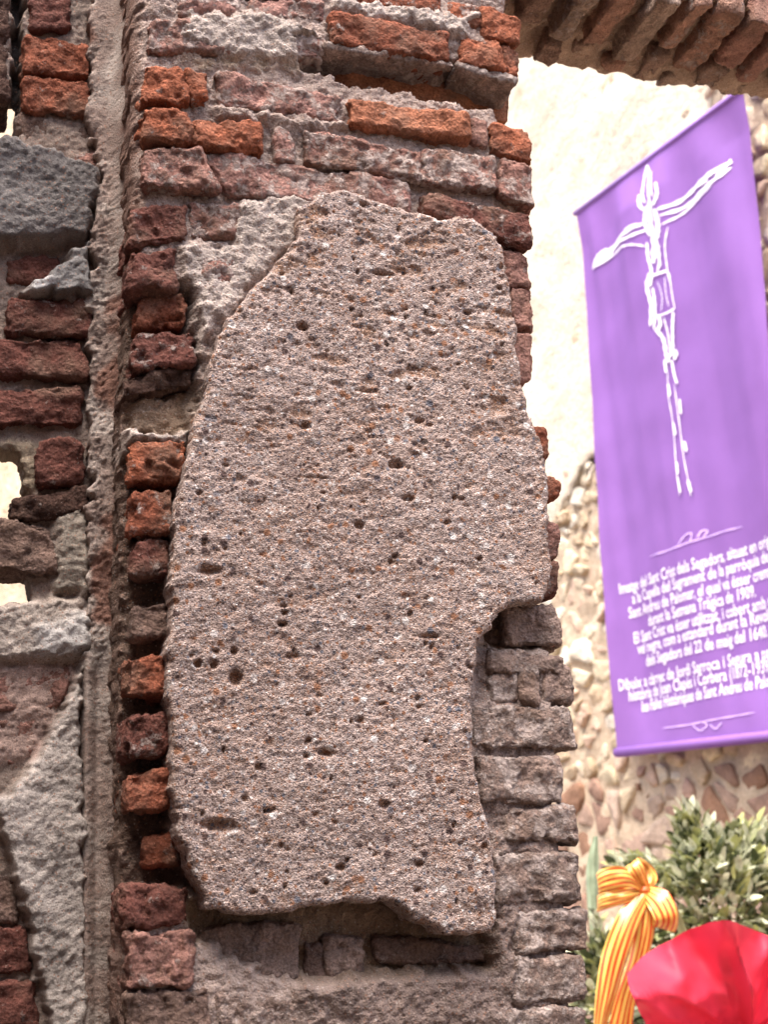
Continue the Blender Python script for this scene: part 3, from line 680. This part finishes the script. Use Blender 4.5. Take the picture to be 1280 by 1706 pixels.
# ================================================================== banner
ban = empty('banner', tuple(BAN.W(*BAN.px(1150, 1240), 0)), 'tall purple cloth banner with a white crucifix drawing and text on the stone wall', 'banner')
C = {k: np.array(BAN.px(*p)) for k, p in dict(tl=(961, 357), tr=(1238, 150), br=(1352, 1224), bl=(1030, 1258)).items()}
def ban_uv(s, t): return ((1 - s) * t)[:, None] * C['tl'] + (s * t)[:, None] * C['tr'] + (s * (1 - t))[:, None] * C['br'] + ((1 - s) * (1 - t))[:, None] * C['bl']
def ban_w(uv):
    u, v = uv[:, 0], uv[:, 1]; v0, v1 = C['bl'][1], C['tl'][1]; t = (v - v0) / (v1 - v0)
    p = np.stack([u * 3.2 + .25 * v, v * .55, np.zeros_like(u)], 1)
    q = np.stack([u * 11 + .5 * v, v * .8, np.ones_like(u)], 1)
    k = np.clip((1 - t) * 14, 0, 1) * np.clip(t * 14, 0, 1)
    fan = np.sin((u - .5) * 26 / (1.25 - t * .3)) * np.clip((t - .62) / .38, 0, 1)
    return k * (.045 * perlin(p) + .009 * perlin(q) + .012 * fan) + .004 * perlin(np.stack([u * 5, v * 5, u * 0 + 3], 1)) * k
ns, ntt = 90, 200
s, t = np.meshgrid(np.linspace(0, 1, ns), np.linspace(0, 1, ntt), indexing='ij'); uvb = ban_uv(s.ravel(), t.ravel())
P = BAN.W(uvb[:, 0], uvb[:, 1], ban_w(uvb)); k = np.arange(ns * ntt).reshape(ns, ntt)
F = np.stack([k[:-1, :-1], k[1:, :-1], k[1:, 1:], k[:-1, 1:]], -1).reshape(-1, 4)
PURPLE = make_plain('purple_cloth', (.295, .142, .465), .75, .3, .25, .05, 6)
WHITE = make_plain('white_print', (.86, .82, .90), .7, .3, 0, .03, 8)
PALE = make_plain('pale_print', (.60, .42, .80), .7, .3, 0, .03, 8)
ROD = make_plain('lilac_rod', (.30, .16, .50), .5, .4, 0, .05, 8)
cloth = mesh_obj('cloth', P, F, PURPLE, ban)
def tube(name, A, B, r, mat, parent, nn=14):
    A, B = np.array(A), np.array(B); d = (B - A) / np.linalg.norm(B - A); a = np.cross(d, (0, 0, 1.0)); a /= np.linalg.norm(a); b = np.cross(d, a)
    V = [X + r * (math.cos(q) * a + math.sin(q) * b) for X in (A, B) for q in np.linspace(0, 2 * math.pi, nn, endpoint=False)]
    F = [(i, (i + 1) % nn, nn + (i + 1) % nn, nn + i) for i in range(nn)] + [tuple(range(nn))[::-1], tuple(range(nn, 2 * nn))]
    return mesh_obj(name, V, F, mat, parent)
def bp(s, t, w=0): q = ban_uv(np.array([s]), np.array([t]))[0]; return BAN.W(q[0], q[1], w)
tube('top_rod', bp(-.012, 1.003), bp(1.012, 1.003), .011, ROD, ban)
tube('bottom_rod', bp(-.005, .004), bp(1.005, .004), .019, PURPLE, ban)
def on_banner(uv, lift=.003): uv = np.asarray(uv, float); return BAN.W(uv[:, 0], uv[:, 1], ban_w(uv) + lift)
def stroke(name, pts, wid, mat, taper=True, parent=ban, lift=.003):
    """A drawn line in photo pixels laid on the cloth; wid in pixels."""
    pts = np.array(pts, float); n_ = max(8, 6 * len(pts)); T = np.linspace(0, len(pts) - 1, n_); out = []
    for tt in T:
        i = min(int(tt), len(pts) - 2); f = tt - i
        p0, p1, p2, p3 = pts[max(i - 1, 0)], pts[i], pts[i + 1], pts[min(i + 2, len(pts) - 1)]
        out.append(.5 * ((2 * p1) + (p2 - p0) * f + (2 * p0 - 5 * p1 + 4 * p2 - p3) * f * f + (3 * p1 - p0 - 3 * p2 + p3) * f ** 3))
    out = np.array(out); d = np.gradient(out, axis=0); d /= np.linalg.norm(d, axis=1, keepdims=True) + 1e-9
    nn = np.stack([-d[:, 1], d[:, 0]], 1); x = np.linspace(0, 1, n_)
    w = .58 * wid * (np.minimum(1, .35 + 5 * np.minimum(x, 1 - x)) if taper else 1) * (1 + .25 * np.sin(x * 37 + pts[0, 0]))
    w = np.asarray(w)[:, None] / 2
    px = np.concatenate([out + nn * w, out - nn * w]); V = on_banner([BAN.px(*p) for p in px], lift)
    F = [(i, i + 1, n_ + i + 1, n_ + i) for i in range(n_ - 1)]
    return V, F
cloth_parent = cloth
def strokes(name, lst, mat, lift=.003):
    Vs, Fs, b_ = [], [], 0
    for j, (pts, w) in enumerate(lst):
        V, F = stroke(name, pts, w, mat, lift=lift + .00012 * j); Vs.append(V); Fs += [tuple(a + b_ for a in f) for f in F]; b_ += len(V)
    return mesh_obj(name, np.concatenate(Vs), Fs, mat, cloth_parent)
strokes('crucifix_drawing', [
 ([(1080,275),(1086,290),(1088,320),(1094,345)], 9), ([(1080,278),(1077,300),(1076,325),(1082,340)], 7), ([(1090,285),(1094,310),(1098,330)], 6),
 ([(1072,325),(1074,345),(1084,352)], 9), ([(1102,305),(1105,325),(1098,345)], 8),
 ([(1090,335),(1092,370),(1098,405),(1096,440)], 17), ([(1100,350),(1106,375),(1104,400)], 12), ([(1084,345),(1082,370),(1090,395)], 9),
 ([(1104,352),(1130,338),(1160,312),(1185,292),(1216,268)], 9), ([(1108,362),(1140,345),(1168,322),(1195,300),(1217,278)], 8), ([(1112,376),(1135,358),(1160,335),(1190,310)], 5), ([(1180,298),(1198,284),(1218,268)], 8), ([(1216,264),(1208,280),(1196,296)], 6), ([(1160,312),(1172,306),(1184,300)], 10),
 ([(1084,372),(1060,385),(1030,405),(1005,425),(986,448)], 8), ([(1086,384),(1056,398),(1026,412),(1000,438)], 7), ([(1084,412),(1060,410),(1030,420),(990,446)], 5), ([(1012,414),(1000,424),(988,446)], 9), ([(1020,420),(1010,432),(992,444)], 6), ([(1052,388),(1062,380),(1074,376)], 8),
 ([(1086,405),(1088,430),(1094,455),(1092,480)], 7), ([(1120,380),(1116,410),(1118,440),(1122,470)], 3), ([(1104,400),(1108,430),(1104,455)], 6), ([(1110,410),(1102,425),(1110,440),(1104,452)], 3),
 ([(1088,462),(1104,458),(1120,452)], 7), ([(1092,455),(1088,480),(1094,510),(1092,545)], 9), ([(1096,480),(1100,510),(1098,550)], 6), ([(1122,455),(1126,490),(1130,515)], 2.5), ([(1104,528),(1120,522),(1130,514)], 5), ([(1104,470),(1112,495),(1110,520)], 2), ([(1116,462),(1118,490),(1122,512)], 1.8), ([(1104,525),(1108,540),(1102,555)], 9),
 ([(1100,550),(1112,565),(1116,590),(1120,605)], 9), ([(1128,520),(1126,550),(1126,590)], 6), ([(1114,530),(1120,560),(1122,590)], 4), ([(1116,600),(1122,592),(1130,586),(1128,600)], 9), ([(1114,600),(1116,622)], 7),
 ([(1124,600),(1128,625),(1132,640)], 6), ([(1118,620),(1120,660),(1126,700),(1130,760),(1136,826)], 2.5), ([(1128,640),(1134,690),(1140,750),(1148,800),(1152,826)], 2.5),
 ([(1119,640),(1122,660)], 6), ([(1136,665),(1138,690)], 5), ([(1127,705),(1130,725)], 6), ([(1142,735),(1145,752)], 6), ([(1132,770),(1134,790)], 6), ([(1148,800),(1152,820)], 7), ([(1134,795),(1138,822)], 4)], WHITE)
strokes('flourish', [([(1083,927),(1120,915),(1160,899),(1200,884),(1226,876)], 4), ([(1132,908),(1142,893),(1152,888),(1150,902),(1140,906)], 4), ([(1160,896),(1166,884),(1174,884),(1168,894)], 5)], PALE)
strokes('flourish', [([(1105,1213),(1150,1207),(1200,1197),(1257,1187)], 4), ([(1155,1208),(1168,1217),(1180,1208),(1172,1203)], 4), ([(1184,1206),(1194,1214),(1204,1203)], 4)], PALE)
# the text: centred lines
LINES = [("Imatge del Sant Crist dels Segadors, situat en origen", (1033, 990)), ("a la Capella del Sagrament de la parròquia de", (1050, 1006)),
         ("Sant Andreu de Palomar, el qual va ésser cremat", (1046, 1030)), ("durant la Setmana Tràgica de 1909.", (1077, 1043)),
         ("El Sant Crist va ésser utilitzat, i cobert amb un", (1053, 1072)), ("vel negre, com a estandard durant la Revolta", (1058, 1090)),
         ("dels Segadors del 22 de maig del 1640.", (1072, 1110)),
         ("Dibuix a càrrec de Jordi Sarroca i Segura a partir de la", (1034, 1151)), ("història de Joan Clapés i Corbera (1872-1939), per a", (1048, 1168)),
         ("les Falles Històriques de Sant Andreu de Palomar", (1066, 1186))]
uc = (C['tl'][0] + C['tr'][0] + C['bl'][0] + C['br'][0]) / 4
for ln_, (x, y) in LINES:
    cu = bpy.data.curves.new('t', 'FONT'); cu.body = ln_; cu.size = 1.0; cu.resolution_u = 2; cu.offset = 0.012
    to = bpy.data.objects.new('t', cu); SC.collection.objects.link(to); bpy.context.view_layer.update()
    me = bpy.data.meshes.new_from_object(to.evaluated_get(bpy.context.evaluated_depsgraph_get()))
    V = np.zeros(len(me.vertices) * 3); me.vertices.foreach_get('co', V); V = V.reshape(-1, 3); F = [tuple(p.vertices) for p in me.polygons]
    bpy.data.objects.remove(to); bpy.data.meshes.remove(me); bpy.data.curves.remove(cu)
    u_, v_ = BAN.px(x, y); w_ = V[:, 0].max() - V[:, 0].min(); sc_x = 2 * (uc - u_) / w_
    uvt = np.stack([u_ + (V[:, 0] - V[:, 0].min()) * sc_x, v_ + V[:, 1] * .062], 1)
    mesh_obj('text_line', on_banner(uvt, .003), F, WHITE, cloth, smooth_=False)

# ================================================================== ledge with the floral tributes
LEDGE = FLOOR + 0.98
ledge = rbox('stone_ledge', [FAR.W(-.2, LEDGE, .06), FAR.W(2.75, LEDGE, .06), FAR.W(2.75, LEDGE, 1.75), FAR.W(-.2, LEDGE, 1.75)], (0, 0, -.99), make_far_mat('ledge_stone', (.42, .33, .26), (.36, .28, .22), (.28, .20, .15)), None, (1, 1, 1, 1), r=.03, res=.04, amp=(.004, .002, .001))
tag(ledge, 'low stone ledge under the banner carrying the flowers', 'ledge')
def at(px, py, depth):
    d = ray(px, py); return EYE + d * (depth / d[1])
LEAFM = []
for nm, c in (('leaf_olive', (.25, .27, .13)), ('leaf_pale', (.60, .62, .46)), ('leaf_dark', (.05, .065, .025)), ('leaf_yellow', (.40, .41, .16))):
    LEAFM.append(make_plain(nm, c, .42, .5, .25, .2, 60))
shr_c = at(1208, 1578, 4.05)
arr = empty('laurel_arrangement', (shr_c[0], shr_c[1], EYE[2] + LEDGE), 'dense green laurel leaf arrangement standing under the banner', 'foliage')
def leaf_mesh(L, W_):
    pr_ = [(0, 0), (.15, .55), (.4, 1), (.7, .75), (.9, .3), (1, 0)]; V, F = [], []
    for x, w in pr_:
        z = -.10 * L * (x - .4) ** 2 * 2
        V += [(x * L, -w * W_ / 2, z + .12 * W_ * w), (x * L, 0, z), (x * L, w * W_ / 2, z + .12 * W_ * w)]
    for i in range(5):
        a = i * 3; F += [(a, a + 3, a + 4, a + 1), (a + 1, a + 4, a + 5, a + 2)]
    return np.array(V), F
lm = []
for i, m in enumerate(LEAFM):
    V, F = leaf_mesh(.042, .021); me = bpy.data.meshes.new('leaf'); me.from_pydata([tuple(v) for v in V], [], F); me.materials.append(m)
    me.polygons.foreach_set('use_smooth', [True] * len(me.polygons)); lm.append(me)
pr = random.Random(21); cams = Vector(EYE); leaves = []
rx_, rz_ = .30, .36
for k in range(12000):
    th = pr.uniform(0, 2 * math.pi); ph = math.acos(pr.uniform(-1, 1)); r = pr.uniform(.35, 1.0) ** .5
    d = Vector((math.sin(ph) * math.cos(th), math.sin(ph) * math.sin(th) * .55, math.cos(ph)))
    lump = 1 + .14 * math.sin(d.x * 9 + d.z * 4) + .10 * math.sin(d.z * 11 + 2)
    p = Vector(shr_c) + Vector((d.x * rx_, d.y * rx_, d.z * rz_)) * r * lump
    if k % 6 == 0: p = Vector(at(1022, 1690, 4.25)) + Vector((d.x * .12, d.y * .1, d.z * .26)) * r * lump
    if p.z < EYE[2] + LEDGE + .05: continue
    if d.y > .3: continue
    out = (d + Vector((pr.uniform(-.8, .8), pr.uniform(-.8, .5), pr.uniform(-.5, .9)))).normalized()
    q = out.to_track_quat('X', 'Z').to_euler(); q.rotate_axis('X', pr.uniform(-.8, .8))
    leaves.append(((p - cams).length - .25 * d.z, p, q, pr.choices((0, 1, 2, 3), (4, 7, 3, 3))[0], pr.uniform(.6, 1.35)))
leaves.sort(key=lambda a: a[0])
sV, sF, nb = [], [[], [], [], []], 0
rest = bpy.data.meshes.new('leaf_mass'); rv, rf, rm = [], [], []
for i, (dist, p, q, mi, sc_) in enumerate(leaves):
    if i < 295:
        o = bpy.data.objects.new('leaf', lm[mi]); o.location = p; o.rotation_euler = q; o.scale = (sc_,) * 3; link(o, arr)
    else:
        R = q.to_matrix(); V, F = leaf_mesh(.042 * sc_, .021 * sc_)
        for v in V: rv.append(tuple(p + R @ Vector(v)))
        rf += [tuple(a + nb for a in f) for f in F]; rm += [mi] * len(F); nb += len(V)
rest.from_pydata(rv, [], rf)
for m in LEAFM: rest.materials.append(m)
rest.polygons.foreach_set('material_index', rm); rest.polygons.foreach_set('use_smooth', [True] * len(rf))
o = bpy.data.objects.new('leaf_mass', rest); o['kind'] = 'stuff'; link(o, arr)
# stems from the ledge up into the leaves
STEM = make_plain('stem', (.10, .085, .035), .7, .3)
for k in range(14):
    a = k * 2.4; e = Vector(shr_c) + Vector((math.cos(a) * .2, .04 * math.sin(a), -.05 + .2 * math.sin(a * 1.7)))
    tube('stem', (shr_c[0] + .03 * math.cos(a), shr_c[1] + .05 + .03 * math.sin(a), EYE[2] + LEDGE), e, .006, STEM, arr, 6)
BLADE = make_plain('blade_green', (.33, .41, .28), .3, .5, .2, .2, 30)
def strip(name, pts, mat, parent, uvs=True, bulge=0.0, nn=28, m=7):
    """Ribbon swept through (px, py, depth, half-width vector px); returns one mesh with stripes across its width."""
    A = np.array([tuple(at(p[0], p[1], p[2])) for p in pts]); Wd = np.array([np.array(at(p[0] + p[3], p[1] + p[4], p[2] + (p[5] if len(p) > 5 else 0))) - at(p[0], p[1], p[2]) for p in pts])
    def cr(T, D):
        out = []
        for tt in T:
            i = min(int(tt), len(D) - 2); f = tt - i; p0, p1, p2, p3 = D[max(i - 1, 0)], D[i], D[i + 1], D[min(i + 2, len(D) - 1)]
            out.append(.5 * ((2 * p1) + (p2 - p0) * f + (2 * p0 - 5 * p1 + 4 * p2 - p3) * f * f + (3 * p1 - p0 - 3 * p2 + p3) * f ** 3))
        return np.array(out)
    T = np.linspace(0, len(pts) - 1, nn); c = cr(T, A); w = cr(T, Wd); V, uv = [], []
    for i in range(nn):
        for j in range(m):
            s_ = 2 * j / (m - 1) - 1; V.append(c[i] + w[i] * s_ + np.array([0, -1.0, 0]) * (bulge * (1 - s_ * s_) + .006 * math.sin(s_ * 7 + i * .35))); uv.append((j / (m - 1), i / nn))
    k = np.arange(nn * m).reshape(nn, m); F = np.stack([k[:-1, :-1], k[1:, :-1], k[1:, 1:], k[:-1, 1:]], -1).reshape(-1, 4)
    return mesh_obj(name, np.array(V), F, mat, parent, uv=uv)
strip('blade_leaf', [(1000, 1800, 4.4, 4, 0), (992, 1600, 4.4, 5, 0), (988, 1500, 4.4, 9, 0), (988, 1440, 4.4, 10, 0), (993, 1393, 4.4, 4, 0)], BLADE, arr, bulge=.01)
strip('blade_leaf', [(1190, 1790, 3.95, 3, 8), (1100, 1690, 3.9, 3, 7), (1050, 1690, 3.85, 3, 7), (1005, 1712, 3.8, 1, 3)], BLADE, arr)
strip('blade_leaf', [(1150, 1720, 3.98, 6, -3), (1140, 1560, 3.85, 6, -4), (1112, 1500, 3.8, 4, -3)], make_plain('blade_pale', (.42, .46, .24), .4, .5, .2), arr)

# ribbon bow
m, t, b = new_mat('striped_ribbon'); nn_ = N(t)
uvn = t.nodes.new('ShaderNodeUVMap'); uvn.uv_map = 'UVMap'; sx = t.nodes.new('ShaderNodeSeparateXYZ'); t.links.new(uvn.outputs[0], sx.inputs[0])
fr_ = nn_.math('FRACT', nn_.math('ADD', nn_.math('MULTIPLY', sx.outputs[0], 4.5), .75))
st = nn_.math('LESS_THAN', fr_, .45)
cc = nn_.mix(st, (.84, .58, .13), (.66, .085, .02))
t.links.new(cc, b.inputs['Base Color']); b.inputs['Roughness'].default_value = .28; b.inputs['Specular IOR Level'].default_value = .6
RIB = m
kn = at(1074, 1482, 3.62)
bow = empty('ribbon_bow', tuple(kn), 'yellow and red striped satin ribbon bow tied to the laurel leaves', 'ribbon')
D = 3.62
strip('loop', [(1074, 1482, D, 3, 8), (1048, 1462, D - .03, 6, 17), (1016, 1464, D - .03, 4, 19), (996, 1474, D, 2, 16), (1022, 1478, D + .04, 4, 14), (1070, 1484, D + .01, 3, 8)], RIB, bow, bulge=.01)
strip('loop', [(1076, 1480, D, 8, 2), (1062, 1450, D - .03, 12, -6), (1054, 1436, D - .01, 10, -8), (1072, 1440, D + .03, 12, 0), (1086, 1460, D + .03, 10, 4), (1078, 1480, D + .01, 6, 4)], RIB, bow, bulge=.01)
strip('loop', [(1076, 1484, D, 8, -8), (1098, 1500, D - .04, 16, -14), (1112, 1530, D - .05, 20, -6), (1104, 1548, D - .01, 20, 6), (1090, 1520, D + .03, 14, 6), (1076, 1488, D + .01, 6, 4)], RIB, bow, bulge=.012)
strip('loop', [(1072, 1486, D, 2, 8), (1040, 1494, D - .03, 2, 12), (1004, 1502, D - .02, 0, 14), (1000, 1508, D + .02, 0, 10), (1066, 1490, D + .01, 2, 6)], RIB, bow, bulge=.01)
strip('tail', [(1074, 1486, D, 12, 2), (1048, 1530, D - .04, 18, 8), (1026, 1590, D - .05, 20, 9), (1012, 1650, D - .04, 17, 7), (1000, 1710, D - .02, 10, 4), (996, 1790, D, 9, 0)], RIB, bow, bulge=.018)
strip('tail', [(1076, 1486, D + .01, 10, 0), (1076, 1540, D - .01, 16, 4), (1064, 1600, D, 15, 7), (1044, 1660, D + .01, 15, 8), (1030, 1730, D + .02, 22, 4)], RIB, bow, bulge=.015)
def blob(name, c, r, mat, parent, sq=(1, 1, 1), amp=.15):
    V, F = [], []; a_, b_ = 14, 10
    for i in range(b_ + 1):
        ph = math.pi * i / b_
        for j in range(a_):
            th = 2 * math.pi * j / a_; V.append((math.sin(ph) * math.cos(th), math.sin(ph) * math.sin(th), math.cos(ph)))
    V = np.array(V); V = V * (1 + amp * fbm(V, 2.1, 3))[:, None] * r * np.array(sq) + np.array(c)
    for i in range(b_):
        for j in range(a_): F.append((i * a_ + j, (i + 1) * a_ + j, (i + 1) * a_ + (j + 1) % a_, i * a_ + (j + 1) % a_))
    return mesh_obj(name, V, F, mat, parent)
blob('knot', at(1075, 1483, D - .012), .013, make_plain('ribbon_knot', (.72, .16, .03), .3, .6), bow, (1.2, 1, .8), .5)

# red wrapped bouquet
RED = make_plain('red_wrap', (.68, .042, .085), .55, .25, .15, .06, 9)
DB = 3.35; bc = at(1245, 1735, DB)
bou = empty('wrapped_bouquet', (bc[0], bc[1], EYE[2] + LEDGE), 'bouquet wrapped in crumpled red paper in front of the laurel', 'bouquet')
out_px = [(1046,1622),(1076,1592),(1120,1566),(1160,1546),(1188,1536),(1214,1533),(1250,1546),(1285,1560),(1330,1590),(1370,1640),(1380,1720),(1350,1800),(1290,1850),(1200,1850),(1130,1800),(1092,1730),(1070,1690),(1052,1650)]
O = np.array(out_px, float); ang = np.unwrap(np.arctan2(O[:, 1] - 1735, O[:, 0] - 1245)); R_ = np.hypot(O[:, 1] - 1735, O[:, 0] - 1245)
o_ = np.argsort(ang); ang, R_ = ang[o_], R_[o_]
na, nr = 180, 40; V = []
for i in range(na):
    a = ang[0] + 2 * math.pi * i / na; rr = np.interp(a, np.append(ang, ang[0] + 2 * math.pi), np.append(R_, R_[0]))
    for j in range(nr):
        f = .06 + .94 * j / (nr - 1)
        w1 = a + .25 * math.sin(3 * f + a); w2 = a * 1.0 - .35 * f
        fold = .20 * f * (abs(math.sin(2.5 * w1 + .6)) - .6) + .07 * f * f * (abs(math.sin(6.5 * w2 + 1.1)) - .6) + .03 * math.sin(5 * f + 2 * a)
        V.append(np.append(np.array((1245 + rr * f * math.cos(a), 1735 + rr * f * math.sin(a))), DB + .16 - .26 * f + .10 * f * f + fold))
V = np.array([at(*v) for v in V]); nz_ = .022 * fbm(V, 6, 2) + .034 * np.abs(fbm(V, 8, 2, .4, off=3)); V[:, 1] += nz_
k = np.arange(na * nr).reshape(na, nr); k2 = np.roll(k, -1, 0)
F = np.stack([k[:, :-1], k2[:, :-1], k2[:, 1:], k[:, 1:]], -1).reshape(-1, 4)
mesh_obj('wrapper', V, F, RED, bou)
tube('stem_wrap', (bc[0] + .02, bc[1] + .16, EYE[2] + LEDGE), (bc[0], bc[1] + .16, bc[2]), .045, RED, bou, 18)
PET = make_plain('flower_petal', (.80, .52, .26), .5, .3, .3)
for k in range(9):
    a = k * .7; blob('petal', at(1268 + 16 * math.cos(a), 1738 + 13 * math.sin(a), DB + .02), .02, PET, bou, (1, .5, .9), .1)
